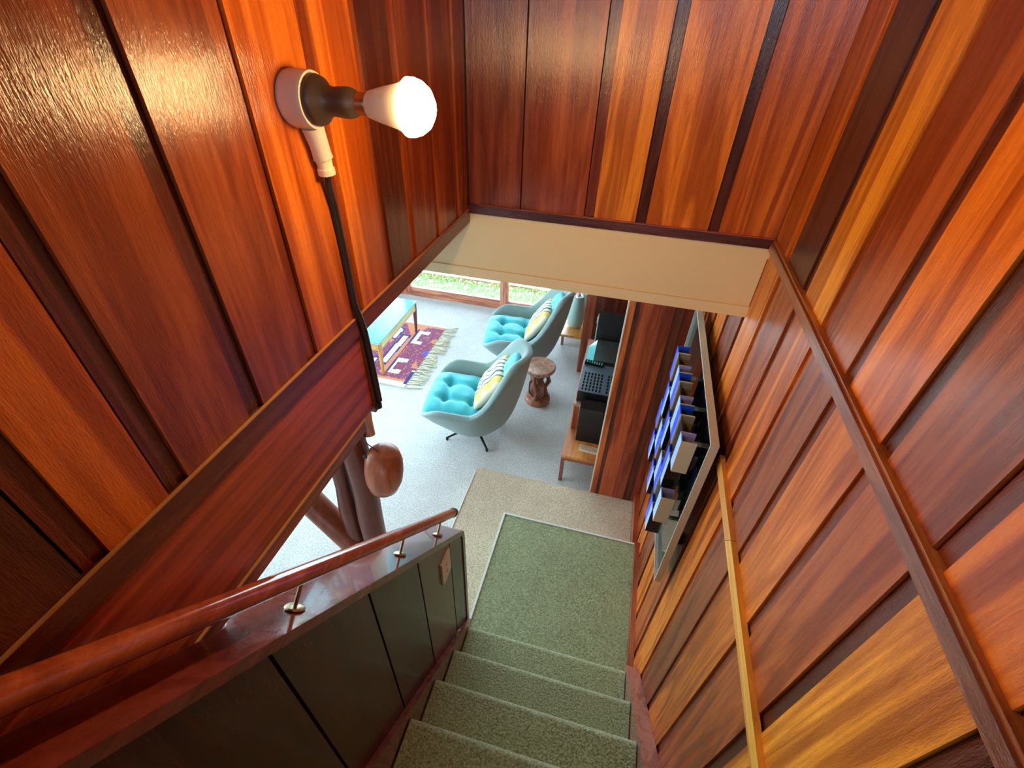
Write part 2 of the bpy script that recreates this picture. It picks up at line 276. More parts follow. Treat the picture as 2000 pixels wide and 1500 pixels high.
# ------------------------------------------------------------------ beam, ceilings, living-room shell
bm_ = thing('trim_beam', 'cream painted beam across the foot of the stairwell opening', 'beam', (0, 1.80, 2.38), kind='structure')
def loc(o, p): o.matrix_parent_inverse = Matrix.Translation(p.location).inverted(); return o
loc(mbox('beam_body', (-3.6, -0.002, 1.757, 1.90, 2.386, 2.62), MT['cream'], bm_), bm_)
loc(mbox('beam_top_strip', (-3.6, 0.0, 1.750, 1.80, 2.594, 2.634), MT['cream'], bm_, bevel=.0015), bm_)
loc(mbox('beam_bottom_strip', (-3.6, 0.001, 1.750, 1.90, 2.378, 2.418), MT['cream'], bm_, bevel=.0015), bm_)
cl = bmesh.new(); box(cl, -5.6, 0.0, 1.90, 5.75, 2.60, 2.7); box(cl, -5.6, -1.16, -1.3, 1.90, 2.62, 2.72)
tag(finish(cl, 'ceiling', MT['white']), 'white ceiling of the room below the stairs', 'ceiling', kind='structure')
fl = mbox('floor', (-5.6, 0.02, -1.3, 5.75, -0.1, 0.0), MT['carpet']); tag(fl, 'pale blue-grey carpet of the lower room', 'carpet', kind='structure')
tag(mbox('wall_rear', (-5.6, -1.06, -1.4, -1.3, 0, 2.6), MT['wallp']), 'rear wall of the lower room below the stairs', 'wall', kind='structure')

# windows: front wall of glazing (y 5.65) and side glazing (x -5.5)
WF = (0.66, 0.27, 0.16)
def glazing(idx, axis, a, b, at, z0=0.0, z1=2.6, label=''):
    t = thing('window_%d' % idx, label, 'window', (at, (a+b)/2, 0) if axis == 'y' else ((a+b)/2, at, 0), kind='structure')
    def bx(u0, u1, w0, w1, z0_, z1_): return (u0, u1, at + w0, at + w1, z0_, z1_) if axis == 'x' else (at + w0, at + w1, u0, u1, z0_, z1_)
    f = loc(mbox('window_frame', bx(a, b, -0.03, 0.10, 0.0, 0.035), MT['wx'] if axis == 'x' else MT['wy'], t, WF, bevel=.003), t)
    for nm, q in (('bottom_rail', bx(a + .05, b - .05, 0.0, 0.05, 0.04, 0.115)), ('top_rail', bx(a + .05, b - .05, 0.0, 0.05, z1 - .1, z1)), ('left_stile', bx(a, a + .055, -.01, .06, 0.035, z1)), ('right_stile', bx(b - .055, b, -.01, .06, 0.035, z1))):
        loc(mbox(nm, q, MT['wx'] if 'rail' in nm and axis == 'x' else MT['wz'], t, WF, bevel=.003), t)
    loc(mbox('pane', bx(a + .055, b - .055, 0.02, 0.026, 0.115, z1 - .1), MT['glass'], t), t)
glazing(1, 'x', -1.91, -0.80, 5.65, label='timber framed glass door panel behind the farther egg chair')
glazing(2, 'x', -3.34, -1.912, 5.65, label='timber framed glass panel at the far end of the rug')
glazing(3, 'x', -5.5, -3.342, 5.65, label='timber framed glass panel in the far left corner')
for i, (a, b) in enumerate([(0.4, 2.14), (2.142, 3.88), (3.882, 5.6)]):
    glazing(4 + i, 'y', a, b, -5.55, label='side window bay %s of the lower room' % ['nearest the stairs', 'in the middle', 'next to the far corner'][i])
tag(mbox('wall_side', (-5.62, -5.5, -1.3, 0.4, 0, 2.6), MT['wallp']), 'side wall beside the left windows', 'wall', kind='structure')
tag(mbox('wall_front', (-0.80, 0.02, 5.65, 5.75, 0, 2.6), MT['wallp']), 'short pale wall right of the glass doors', 'wall', kind='structure')

# partition facing the stairs (y 2.65) and cabinet end behind the bench (y 4.5)
pt = mbox('wall_partition', (-0.368, 0.0, 2.665, 2.70, 0.0, 2.6), MT['gap']); tag(pt, 'narrow wooden partition standing beside the blue artwork', 'wall', kind='structure')
pc = [(-0.372, -0.335, (0.60, .13, .03)), (-0.333, -0.31, DK), (-0.308, -0.20, (0.50, .09, .025)), (-0.198, -0.115, (.36, .06, .02)), (-0.113, -0.06, DK), (-0.058, -0.001, (0.26, .045, .018))]
for a, b, c in pc: mbox('plank', (a, b, 2.650 + (0.004 if c is DK else 0), 2.664, 0.198, 2.6), MT['wz'], pt, c, bevel=.001)
mbox('lit_edge_strip', (-0.380, -0.370, 2.655, 2.70, 0.0, 2.6), MT['ivory'], pt)  # ivory colour paints the light caught on the partition's edge
pt2 = mbox('wall_alcove', (-0.72, 0.0, 4.53, 4.58, 0.0, 2.6), MT['gap']); tag(pt2, 'wooden panel closing the alcove behind the stereo', 'wall', kind='structure')
mbox('plank', (-0.735, -0.63, 4.50, 4.53, 0, 2.6), MT['wz'], pt2, (0.42, .09, .03), bevel=.002)
mbox('plank', (-0.628, -0.42, 4.515, 4.53, 0, 2.6), MT['wz'], pt2, DK, bevel=.002); mbox('plank', (-0.418, -0.01, 4.515, 4.53, 0, 2.6), MT['wz'], pt2, DK, bevel=.002)

# ------------------------------------------------------------------ stairs
st = thing('staircase', 'straight green-carpeted flight of stairs leading down to the landing', 'stairs', (-0.48, 1.2, 0.396))
g_, r_ = 0.2041, 0.198
XL, XR = -0.900, -0.068
for k in range(0, 11):
    yN = 1.236 - g_ * k; z = 0.594 + r_ * k
    bm = bmesh.new()
    # tread with rounded nosing and riser below it, one carpeted step
    prof = [(yN - g_ - 0.03, z)] + [(yN - 0.026 + 0.026 * math.sin(t * PI / 10), z - 0.026 + 0.026 * math.cos(t * PI / 10)) for t in range(0, 10)] + [ (yN - 0.022, z - r_ - 0.004 if k else 0.397), (yN - 0.06, z - r_ - 0.004 if k else 0.397), (yN - 0.06, z - 0.05), (yN - g_ - 0.03, z - 0.05)]
    prism(bm, [(XL, y, zz) for y, zz in prof], (XR - XL, 0, 0))
    loc(finish(bm, 'step', MT['green'], st, smooth='auto'), st)
sl = r_ / g_
def along(x0, x1, ya, yb, lo, hi, name, mat, col, parent, bevel=.002, lab=None):
    zz = lambda y: 0.594 + (1.236 - y) * sl
    bm = bmesh.new(); prism(bm, [(x0, ya, zz(ya) + lo), (x0, yb, zz(yb) + lo), (x0, yb, zz(yb) + hi), (x0, ya, zz(ya) + hi)], (x1 - x0, 0, 0))
    return loc(finish(bm, name, mat, parent, col, bevel=bevel, label=lab), st)
along(-0.929, -0.905, 1.27, -1.0, -0.25, 0.035, 'stringer', MT['gly'], (0.20, 0.07, 0.07), st, lab='left stair stringer of purplish wood')
along(-0.064, -0.001, 1.262, -1.0, -0.25, 0.020, 'stringer', MT['gly'], (0.33, 0.12, 0.09), st, lab='right stair stringer against the boarded wall')
along(-0.904, -0.074, 1.15, -1.0, -0.40, -0.29, 'soffit', MT['gap'], (1, 1, 1), st)

# landings
ld = thing('floor_landing', 'square green carpet landing at the foot of the stairs', 'landing', (-0.49, 1.7, 0.198), kind='structure')
bm = bmesh.new(); box(bm, -0.944, -0.034, 1.205, 2.125, 0.198, 0.396); loc(finish(bm, 'carpet', MT['green'], ld, bevel=.004), ld)
loc(mbox('edge_binding', (-0.952, -0.938, 1.262, 2.131, 0.385, 0.402), MT['edge'], ld, bevel=.003), ld)
loc(mbox('edge_binding', (-0.938, -0.034, 2.119, 2.131, 0.385, 0.402), MT['edge'], ld, bevel=.003), ld)
ld2 = thing('floor_lower_step', 'L-shaped beige carpet step around the green landing', 'step', (-0.7, 2.3, 0.0), kind='structure')
bm = bmesh.new(); R_ = 0.035
pts = [(-0.034, 1.0), (-0.034, 2.65)] + [(-1.322 + R_ - R_ * math.sin(t), 2.65 - R_ + R_ * math.cos(t)) for t in [0, .39, .79, 1.18, 1.57]] + [(-1.322, 1.0)]
prism(bm, [(x, y, 0.0) for x, y in pts], (0, 0, 0.198)); loc(finish(bm, 'carpet', MT['beige'], ld2, bevel=.004), ld2)
loc(mbox('edge_binding', (-1.328, -1.318, 1.0, 2.60, 0.188, 0.202), MT['edge'], ld2, bevel=.002), ld2)
tag(mbox('baseboard_right', (-0.033, -0.0, 1.262, 2.125, 0.19, 0.425), MT['wy'], color=(0.42, .12, .05), bevel=.003), 'thin wooden skirting beside the green landing', 'skirting', kind='structure')
tag(mbox('baseboard_right_lower', (-0.033, -0.0, 2.126, 2.649, 0.0, 0.31), MT['wy'], color=(0.46, .10, .03), bevel=.003), 'orange skirting beside the beige step', 'skirting', kind='structure')

# ------------------------------------------------------------------ balustrade
ba = thing('balustrade', 'half-height polished dark wood balustrade with sloping cap', 'balustrade', (-0.99, 0.5, 0.198))
cs = 1.05
def capz(y): return 2.073 - cs * (y - 0.636)
bz = lambda y: 0.33 if y > 1.27 else 0.594 + (1.236 - y) * sl + 0.02
core = [(1.288, 0.199), (1.288, capz(1.25) - .05)] + [(-1.0, capz(-1.0) - .02), (-1.0, 1.9)]
bm = bmesh.new(); prism(bm, [(-1.036, y, z) for y, z in [(1.278, .199), (1.278, 1.33), (1.255, capz(1.255) - .028), (.40, capz(.40) - .028), (.40, 1.0)]], (0.094, 0, 0))
prism(bm, [(-1.010, y, z) for y, z in [(.398, 1.0), (.398, capz(.40) - .028), (-1.0, capz(-1.0) - .028), (-1.0, 2.0)]], (0.068, 0, 0)); loc(finish(bm, 'core', MT['gap'], ba), ba)
pe = [1.272, 1.135, 0.882, 0.636, 0.372, 0.10, -0.15, -0.40, -0.65, -0.98]
pcs = [(0.08, .025, .014), (0.15, .04, .02), (0.07, .024, .014), (0.08, .022, .012), (0.07, .018, .011), (0.06, .012, .008), (0.1, .02, .014), (0.1, .02, .014), (0.1, .02, .014)]
for i in range(len(pe) - 1):
    y1, y0 = pe[i] - .004, pe[i+1] + .004
    zt = lambda y: capz(y) - .024
    p = [(-0.930, y1, bz(y1) if i else .33), (-0.930, y0, bz(y0)), (-0.930, y0, zt(y0)), (-0.930, y1, zt(y1) if i else 1.375)]
    loc(mprism('panel', p, (-0.012, 0, 0), MT['gl'], ba, pcs[i], bevel=.0015), ba)
    if y0 < .36: continue
    p = [(-1.046, y1, .199 if y1 > .3 else bz(y1) - .4), (-1.046, y0, .199 if y1 > .3 else bz(y0) - .4), (-1.046, y0, zt(y0)), (-1.046, y1, zt(y1) if i else 1.375)]
    loc(mprism('panel', p, (0.010, 0, 0), MT['gl'], ba, pcs[i], bevel=.0015), ba)
# cap sweeping along the slope, round the corner and down the end
path = []
yC, zC, rr = 1.262, capz(1.262), 0.045
dirs = Vector((0, 1, -cs)).normalized()
P0 = Vector((0, -1.0, capz(-1.0))); corner = Vector((0, 1.294, capz(1.294)))
path.append((P0.y, P0.z)); path += [(.36, capz(.36)), (.385, capz(.385)), (.40, capz(.40)), (.43, capz(.43))]; s_in = corner - dirs * rr; path.append((s_in.y, s_in.z))
for t in (0.25, 0.5, 0.75):
    q = s_in * (1-t)**2 + corner * 2*t*(1-t) + (corner + Vector((0, 0, -rr))) * t*t; path.append((q.y, q.z))
path += [(1.294, corner.z - rr), (1.294, 0.40)]
bm = bmesh.new(); outer = path; inner = []
for i, (y, z) in enumerate(path):
    a = Vector(path[max(i-1, 0)]); b = Vector(path[min(i+1, len(path)-1)]); t = (b - a).normalized(); nn = Vector((t.y, -t.x))
    inner.append((y + nn.x * .024, z + nn.y * .024))
for i in range(len(path) - 1):
    pass
def xo(i): return (-1.013, -1.013, -1.018, -1.035)[i] if i < 4 else -1.050
va = [[bm.verts.new((xo(i) if k == 0 else -0.925, y, z)) for i, (y, z) in enumerate(outer)] for k in (0, 1)]; vb = [[bm.verts.new((xo(i) if k == 0 else -0.925, y, z)) for i, (y, z) in enumerate(inner)] for k in (0, 1)]
n_ = len(path)
for i in range(n_ - 1):
    bm.faces.new((va[0][i], va[0][i+1], va[1][i+1], va[1][i])); bm.faces.new((vb[0][i], vb[1][i], vb[1][i+1], vb[0][i+1]))
    bm.faces.new((va[0][i], vb[0][i], vb[0][i+1], va[0][i+1])); bm.faces.new((va[1][i], va[1][i+1], vb[1][i+1], vb[1][i]))
for i in (0, n_ - 1): bm.faces.new((va[0][i], va[1][i], vb[1][i], vb[0][i]))
loc(finish(bm, 'cap', MT['gly'], ba, (0.20, .035, .02), smooth='auto', bevel=.003), ba)

# light switch on the balustrade
sw = thing('light_switch', 'upright ivory light switch plate on the balustrade panelling', 'switch', (-0.929, 1.07, 1.36))
loc(mbox('plate', (-0.930, -0.922, 1.034, 1.118, 1.362, 1.508), MT['ivory'], sw, bevel=.003), sw)
for z in (1.41, 1.46): loc(mbox('toggle', (-0.923, -0.917, 1.071, 1.081, z - .008, z + .008), MT['ivory'], sw, bevel=.001), sw)

# handrail
nrm = Vector((0, cs, 1)).normalized()
hr = thing('handrail', 'round polished wooden handrail carried on metal brackets above the balustrade', 'handrail', (-0.975, 0.5, 2.2))
def rp(y, h): return Vector((-0.975, y, capz(y))) + nrm * h
loc(mtube('rail', [rp(y, .070) for y in (1.245, 1.1, .8, .5, .2, -.1, -.5, -.95)], .0195, MT['gly'], hr, (0.42, .085, .025), seg=24), hr)
loc(mtube('end_cap', [rp(1.262, .070), rp(1.245, .070), rp(1.24, .070)], [.018, .0215, .0215], MT['blackm'], hr, seg=24), hr)
tdir = Vector((0, -1, cs)).normalized()
for y in (1.129, 0.861, 0.479, -0.10, -0.6):
    fl_ = loc(mtube('bracket', [rp(y, .003), rp(y, .040), rp(y, .052)], [.0045, .0045, .0045], MT['brass'], hr), hr)
    base = rp(y, 0.0)
    loc(mtube('flange', [base, base + nrm * .003, base + nrm * .006, base + nrm * .009], [.019, .021, .019, .008], MT['brass'], hr, seg=20), hr)
    loc(mtube('saddle', [rp(y, .051) - tdir * .022, rp(y, .051) + tdir * .022], .004, MT['brass'], hr, seg=8), hr)
# little bent hook on the stringer beside the steps
hk = mtube('hook', [(-0.917, 1.085, 0.772), (-0.915, 1.083, 0.80), (-0.912, 1.10, 0.815), (-0.905, 1.115, 0.806)], .0035, MT['brass'])
tag(hk, 'small bent brass hook on the left stringer beside the steps', 'hook')

# ------------------------------------------------------------------ wall lamp
lp = thing('wall_lamp', 'bare lit reflector bulb in a holder on the left wall', 'lamp', (-1.023, 0.90, 3.08))
LA = Vector((-1.023, 0.90, 3.078)); RX = Matrix.Translation(LA) @ Matrix.Rotation(PI/2, 4, 'Y')
def lpart(name, prof, mat, seg=32): return loc(mlathe(name, prof, mat, lp, seg=seg, mtx=RX), lp)
lpart('wall_box', [(.040, 0), (.042, .006), (.042, .036), (.041, .041), (.035, .041)], MT['lampw'])
lpart('socket', [(.036, .040), (.037, .047), (.034, .055), (.024, .064), (.0205, .075), (.022, .090), (.0225, .102), (.0205, .110), (.017, .117), (.016, .119)], MT['lampb'])
lpart('screw_cap', [(.0155, .116), (.0165, .121), (.0155, .126), (.0165, .131), (.0155, .136)], MT['brass'], 20)
lpart('bulb_collar', [(.0150, .134), (.019, .138), (.024, .155), (.031, .185), (.036, .199)], MT['bulbcone'])
lpart('bulb_dome', [(.0365, .1985), (.0405, .203), (.0405, .211), (.037, .223), (.029, .234), (.016, .242), (.003, .245)], MT['bulb'])
loc(mtube('conduit_elbow', [LA + Vector((.018, .012, -.040)), LA + Vector((.018, .020, -.070)), LA + Vector((.018, .024, -.092))], [.0185, .0165, .0165], MT['lampw'], lp, seg=20), lp)
loc(mtube('cable_gland', [LA + Vector((.018, .024, -.092)), LA + Vector((.018, .0245, -.094)), LA + Vector((.018, .026, -.108)), LA + Vector((.018, .026, -.110)), LA + Vector((.018, .027, -.120))], [.0185, .014, .0135, .0155, .0155], MT['ivory'], lp, seg=10), lp)
cb = thing('cable', 'black twin cable running from the lamp down the left wall', 'cable', (-1.01, 0.95, 2.4))
for d in (-.0045, .0045):
    pts = [(-1.005, .927 + d * .4, 2.962), (-1.012, .934 + d * .6, 2.935), (-1.0165, .943 + d, 2.90), (-1.0175, .947 + d, 2.84), (-1.0175, .948 + d, 2.76), (-1.0175, .947 + d, 2.68), (-1.010, .949 + d, 2.642), (-1.009, .955 + d, 2.60), (-1.010, .960 + d, 2.50), (-1.010, .963 + d, 2.385)]
    loc(mtube('wire', pts, .0046, MT['cable'], cb, seg=8), cb)
loc(mtube('cable_end', [(-1.012, .957, 2.385), (-1.012, .957, 2.370)], .009, MT['cable'], cb, seg=10), cb)

# ------------------------------------------------------------------ artwork on the right wall
aw = thing('wall_artwork', 'framed relief of projecting blue and cream blocks on the right wall', 'artwork', (-0.03, 1.85, 1.7))
AX0, AX1, AY0, AY1, AZ0, AZ1 = -0.066, -0.038, 1.365, 2.345, 1.235, 2.098
loc(mbox('back_plate', (-0.050, -0.044, AY0 + .004, AY1 - .004, AZ0 + .004, AZ1 - .004), MT['mirror'], aw), aw)
for b in ((AX0, AX1, AY0, AY1, AZ1 - .005, AZ1), (AX0, AX1, AY0, AY1, AZ0, AZ0 + .005), (AX0, AX1, AY0, AY0 + .005, AZ0 + .005, AZ1 - .005), (AX0, AX1, AY1 - .005, AY1, AZ0 + .005, AZ1 - .005)):
    loc(mbox('frame_side', b, MT['steel'], aw, bevel=.001), aw)
for y in (1.5, 2.2):
    for z in (1.4, 1.95): loc(mbox('wall_spacer', (-0.044, -0.0, y - .02, y + .02, z - .02, z + .02), MT['blackm'], aw), aw)
PX0, PX1 = -0.145, -0.091
def block(y0, y1, z0, z1, near, inner, front, top_open=True, x0=PX0, x1=PX1):
    """thin-walled square tube standing out of the plate; slots: 0 near side, 1 inside, 2 front"""
    bm = bmesh.new(); t = .0035
    box(bm, x0, x1, y0, y0 + t, z0, z1, 0); box(bm, x0, x1, y1 - t, y1, z0, z1, 1); box(bm, x0, x0 + t, y0 + t, y1 - t, z0, z1, 2)
    prism(bm, [(x0 + t, y0 + t, z0 + .02), (x1, y0 + t, z0 + .02), (x1, y1 - t, z0 + .06), (x0 + t, y1 - t, z1 - .02)], (0, 0, -.004), 1)
    o = loc(finish(bm, 'block', [near, inner, front], aw), aw); return o
RZ = [2.040, 1.883, 1.729, 1.577, 1.430]
for c in range(3):
    y0 = 1.418 + .2117 * c
    for r in range(4):
        z1, z0 = RZ[r] - .001, RZ[r+1] + .001
        if r % 2 == 0:
            block(y0, y0 + .055, z0, z1, MT['bcream'], MT['blilac'], MT['bpale'])
            block(y0 + .148, y0 + .208, z0, z1, MT['bcream'], MT['bblue'], MT['bblue'])
            block(y0 + .0555, y0 + .1475, z0, z1 - .002, MT['bblack'], MT['btan'], MT['bblack'], x0=PX0 + .004)
        else:
            block(y0 + .055, y0 + .100, z0, z1, MT['bblack'], MT['blilac'], MT['bpale'], x0=PX0 - .004)
            block(y0 + .102, y0 + .146, z0, z1, MT['bblue'], MT['bblue'], MT['bblue'], x0=PX0 - .004)
            block(y0 + .1465, y0 + .209, z0, z1, MT['bblack'], MT['bblack'], MT['bblack'], x0=PX0 + .003)
for c in range(3):
    for z in (1.50, 1.95):
        y = 1.418 + .2117 * c + .1
        loc(mbox('standoff', (PX1, -0.050, y - .006, y + .006, z - .006, z + .006), MT['steel'], aw), aw)

# ------------------------------------------------------------------ soft shapes
def pillow_mesh(w, d, h, tufts=(), n=26, power=5, crease=0.0, bottom=0.5, uv=False):
    bm = bmesh.new(); top = {}; bot = {}
    for i in range(n + 1):
        for j in range(n + 1):
            u = -1 + 2 * i / n; v = -1 + 2 * j / n
            uu = math.copysign(abs(u) ** 0.85, u); vv = math.copysign(abs(v) ** 0.85, v)
            # square -> rounded square
            k = 1 - 0.10 * (uu * uu * vv * vv)
            e = (1 - abs(uu) ** power) * (1 - abs(vv) ** power); e = max(e, 0) ** 0.5
            z = h * e
            for (tu, tv, s) in tufts:
                r2 = (uu - tu) ** 2 + (vv - tv) ** 2; z -= s * h * math.exp(-r2 / 0.018) * e
                if crease:
                    z -= crease * h * e * (math.exp(-(vv - tv) ** 2 / 0.004) + math.exp(-(uu - tu) ** 2 / 0.004)) * math.exp(-r2 / 0.22)
            z += 0.006 * e * math.sin(9 * uu + 3 * vv) * math.cos(7 * vv - 2 * uu)
            top[i, j] = bm.verts.new((uu * k * w / 2, vv * k * d / 2, z))
            bot[i, j] = top[i, j] if i in (0, n) or j in (0, n) else bm.verts.new((uu * k * w / 2, vv * k * d / 2, -h * bottom * e))
    for i in range(n):
        for j in range(n):
            bm.faces.new((top[i, j], top[i+1, j], top[i+1, j+1], top[i, j+1])); bm.faces.new((bot[i, j+1], bot[i+1, j+1], bot[i+1, j], bot[i, j]))
    if uv:
        L = bm.loops.layers.uv.new('UVMap')
        for f in bm.faces:
            for lo in f.loops: lo[L].uv = (lo.vert.co.x / w + 0.5, lo.vert.co.y / d + 0.5)
    return bm

def egg_chair(label):
    t = thing('egg_chair', label, 'chair', group=None)
    N = 56
    def sm(a, b, x): x = max(0, min(1, (x - a) / (b - a))); return x * x * (3 - 2 * x)
    def rim(th):
        a = abs(((th + PI) % (2 * PI)) - PI); deg = math.degrees(a)
        n = 4.2 - 1.9 * sm(70, 150, deg)
        c_, s_ = math.cos(th), math.sin(th)
        R = 1 / ((abs(c_) ** n + abs(s_) ** n) ** (1 / n))
        fx = 0.425 if c_ > 0 else 0.42
        x = R * c_ * fx; y = R * s_ * (0.40 - 0.05 * sm(105, 160, deg))
        h = 0.375 + 0.135 * sm(30, 62, deg) + 0.02 * math.sin(min(1, deg / 90) * PI) + 0.46 * sm(92, 152, deg)
        x += -0.06 * sm(120, 180, deg)
        return x, y, h, sm(100, 170, deg)
    rings = []
    T = 13
    for k in range(T):                                    # outer skin, bottom to rim
        s = k / (T - 1); row = []
        for i in range(N):
            x, y, h, b = rim(2 * PI * i / N)
            dg = math.degrees(abs(((2*PI*i/N + PI) % (2*PI)) - PI)); f = s ** (0.95 - 0.25 * sm(25, 85, dg) - 0.04 * b); g = s ** (1.30 + 0.35 * b)
            r0 = 0.17; th = 2 * PI * i / N
            row.append(((1 - f) * r0 * math.cos(th) + f * x, (1 - f) * r0 * math.sin(th) + f * y, 0.125 + (h - 0.125) * g))
        rings.append(row)
    for dz, off in ((0.014, 0.006), (0.028, 0.024), (0.026, 0.044), (0.008, 0.062)):           # rolled rim
        row = []
        for i in range(N):
            x, y, h, b = rim(2 * PI * i / N); L = math.hypot(x, y); row.append((x * (1 - off / L), y * (1 - off / L), h + dz))
        rings.append(row)
    for s in (0.12, 0.3, 0.5, 0.7, 0.88, 1.0):                                 # inner skin down to the seat
        row = []
        for i in range(N):
            x, y, h, b = rim(2 * PI * i / N); L = math.hypot(x, y); q = 0.072
            X, Y = x * (1 - q / L), y * (1 - q / L); zf = 0.34
            sx, sy = X * 0.80 + 0.02 * b, Y * 0.84
            f = s ** (1.5 + 1.2 * b); row.append((X + (sx - X) * f + 0.10 * b * s, Y + (sy - Y) * f, h + (min(zf, h) - h) * s))
        rings.append(row)
    bm = bmesh.new(); vr = [[bm.verts.new(p) for p in row] for row in rings]
    for a, b in zip(vr, vr[1:]):
        for i in range(N): bm.faces.new((a[i], a[(i+1) % N], b[(i+1) % N], b[i]))
    bm.faces.new(vr[0][::-1]); bm.faces.new(vr[-1])
    sh = finish(bm, 'shell', MT['shell'], t, smooth=True)
    o = finish(pillow_mesh(0.60, 0.62, 0.10, [(-.38, -.34, .5), (-.38, .34, .5), (.40, -.34, .5), (.40, .34, .5)], crease=.22, bottom=.15), 'seat_cushion', MT['turq'], t, smooth=True)
    o.location = (0.122, 0, 0.388); o.rotation_euler = (0, math.radians(-5), 0)
    o = finish(pillow_mesh(0.46, 0.38, 0.08, [(-.1, -.4, .5), (-.1, .4, .5), (.35, 0, .4)], power=2.6, crease=.16, bottom=.1), 'back_cushion', MT['turq'], t, smooth=True)
    o.location = (-0.285, 0, 0.685); o.rotation_euler = (0, math.radians(66), 0)
    mtube('pedestal', [(0, 0, .05), (0, 0, .13)], .022, MT['blackm'], t)
    for q in range(4):
        a = math.radians(33 + 90 * q)
        L = mtube('leg', [(0.02 * math.cos(a), 0.02 * math.sin(a), .065), (.15 * math.cos(a), .15 * math.sin(a), .052), (.28 * math.cos(a), .28 * math.sin(a), .022)], [.014, .012, .009], MT['blackm'], t, seg=8)
        mtube('foot_glide', [(.272 * math.cos(a), .272 * math.sin(a), 0), (.272 * math.cos(a), .272 * math.sin(a), .022)], .013, MT['blackp'], L, seg=10)
    return t
def copy_tree(o, parent=None):
    c = o.copy(); C.objects.link(c); c.parent = parent
    for ch in list(o.children):
        d = copy_tree(ch, c); d.matrix_parent_inverse = ch.matrix_parent_inverse.copy()
    return c
ch1 = egg_chair('grey-green egg lounge chair nearest the stairs, in front of the carved stool'); ch1.location = (-1.54, 3.25, 0); ch1.rotation_euler.z = math.radians(187); ch1.scale = (1.05, 1.05, 1.0)
ch2 = copy_tree(ch1); ch2['label'] = 'farther grey-green egg lounge chair beside the glass doors'; ch2.location = (-1.36, 4.46, 0); ch2.rotation_euler.z = math.radians(190)
for o in (ch1, ch2): o['group'] = 'egg lounge chairs'
def striped(label, base, lo, rot):
    o = finish(pillow_mesh(0.42, 0.47, 0.06, n=20, power=3, bottom=1.0, uv=True), 'striped_pillow', MT['knit'], smooth=True)
    tag(o, label, 'cushion', 'zigzag striped pillows')
    m = base.matrix_basis @ Matrix.Translation(lo) @ Matrix.Rotation(rot[2], 4, 'Z') @ Matrix.Rotation(rot[1], 4, 'Y') @ Matrix.Rotation(rot[0], 4, 'X')
    o.matrix_world = m; return o
striped('zigzag striped pillow in the egg chair nearest the stairs', ch1, (-0.15, 0.0, 0.63), (0, math.radians(54), 0))
striped('yellow and cream zigzag pillow in the farther egg chair', ch2, (-0.15, 0.03, 0.63), (0, math.radians(56), math.radians(-8)))

# ------------------------------------------------------------------ carved stool
cs_ = thing('carved_stool', 'carved brown wooden stool with round top beside the egg chairs', 'stool', (-1.06, 3.88, 0))
SB = (0.36, 0.15, 0.09)
mlathe('top', [(.10, .395), (.148, .405), (.160, .425), (.160, .445), (.150, .452), (.10, .446), (.0, .444)], MT['trunk'], cs_, (0.50, .30, .22), 32)
mlathe('base', [(.0, 0), (.128, 0), (.132, .02), (.130, .05), (.115, .066), (.07, .075), (0, .075)], MT['trunk'], cs_, SB, 32)
mlathe('column', [(.05, .07), (.042, .12), (.060, .20), (.045, .27), (.065, .33), (.05, .40)], MT['trunk'], cs_, SB, 7)
for q in range(3):
    a = math.radians(20 + 120 * q)
    mtube('strut', [(.09 * math.cos(a), .09 * math.sin(a), .07), (.075 * math.cos(a + .2), .075 * math.sin(a + .2), .16), (.105 * math.cos(a), .105 * math.sin(a), .25), (.09 * math.cos(a - .2), .09 * math.sin(a - .2), .33), (.115 * math.cos(a), .115 * math.sin(a), .40)], [.024, .02, .026, .02, .026], MT['trunk'], cs_, SB, seg=8)
bm = bmesh.new()
prism(bm, [(x, -.085, z) for x, z in [(0, .085), (.062, .17), (.05, .25), (0, .275), (-.05, .25), (-.062, .17)]], (0, .03, 0))
box(bm, -.009, .009, -.10, -.08, .15, .20); box(bm, -.035, -.014, -.094, -.08, .195, .21); box(bm, .014, .035, -.094, -.08, .195, .21); box(bm, -.02, .02, -.094, -.08, .115, .13)
finish(bm, 'mask', MT['trunk'], cs_, (0.42, .18, .10), bevel=.003)
for s in (-1, 1):
    mtube('band', [(s * .02, -.075, .38), (s * .075, -.085, .28), (s * .075, -.085, .16), (s * .01, -.08, .075)], .011, MT['trunk'], cs_, (0.22, .08, .05), seg=6)

# ------------------------------------------------------------------ coffee table and rug
ct = thing('coffee_table', 'long coffee table with turquoise top standing on the patterned rug', 'table', (-3.0, 4.25, 0))
TX0, TX1, TY0, TY1 = -3.25, -2.752, 3.765, 4.735
loc(mbox('table_top', (TX0, TX1, TY0, TY1, .437, .450), MT['tglass'], ct, bevel=.003), ct)
loc(mbox('top_edging', (TX0 + .003, TX1 - .003, TY0 + .003, TY1 - .003, .428, .437), MT['edge'], ct), ct)
for nm, b in (('apron', (TX1 - .022, TX1 - .006, TY0 + .03, TY1 - .03, .345, .428)), ('apron', (TX0 + .006, TX0 + .022, TY0 + .03, TY1 - .03, .345, .428)), ('end_apron', (TX0 + .02, TX1 - .02, TY0 + .006, TY0 + .02, .345, .428)), ('end_apron', (TX0 + .02, TX1 - .02, TY1 - .02, TY1 - .006, .345, .428))):
    loc(mbox(nm, b, MT['pine'], ct, (0.78, .62, .28) if nm == 'apron' else (0.75, .40, .12), bevel=.002), ct)
for x, sx in ((TX1 - .025, 1), (TX0 + .025, -1)):
    for y, c in ((TY0 + .04, (0.78, .36, .10)), (TY1 - .035, (0.22, .05, .04))):
        loc(mtube('leg', [(x, y, .43), (x, y, .33), (x - .012 * sx, y, .0225)], [.027, .025, .016], MT['pinez'], ct, c, seg=12), ct)
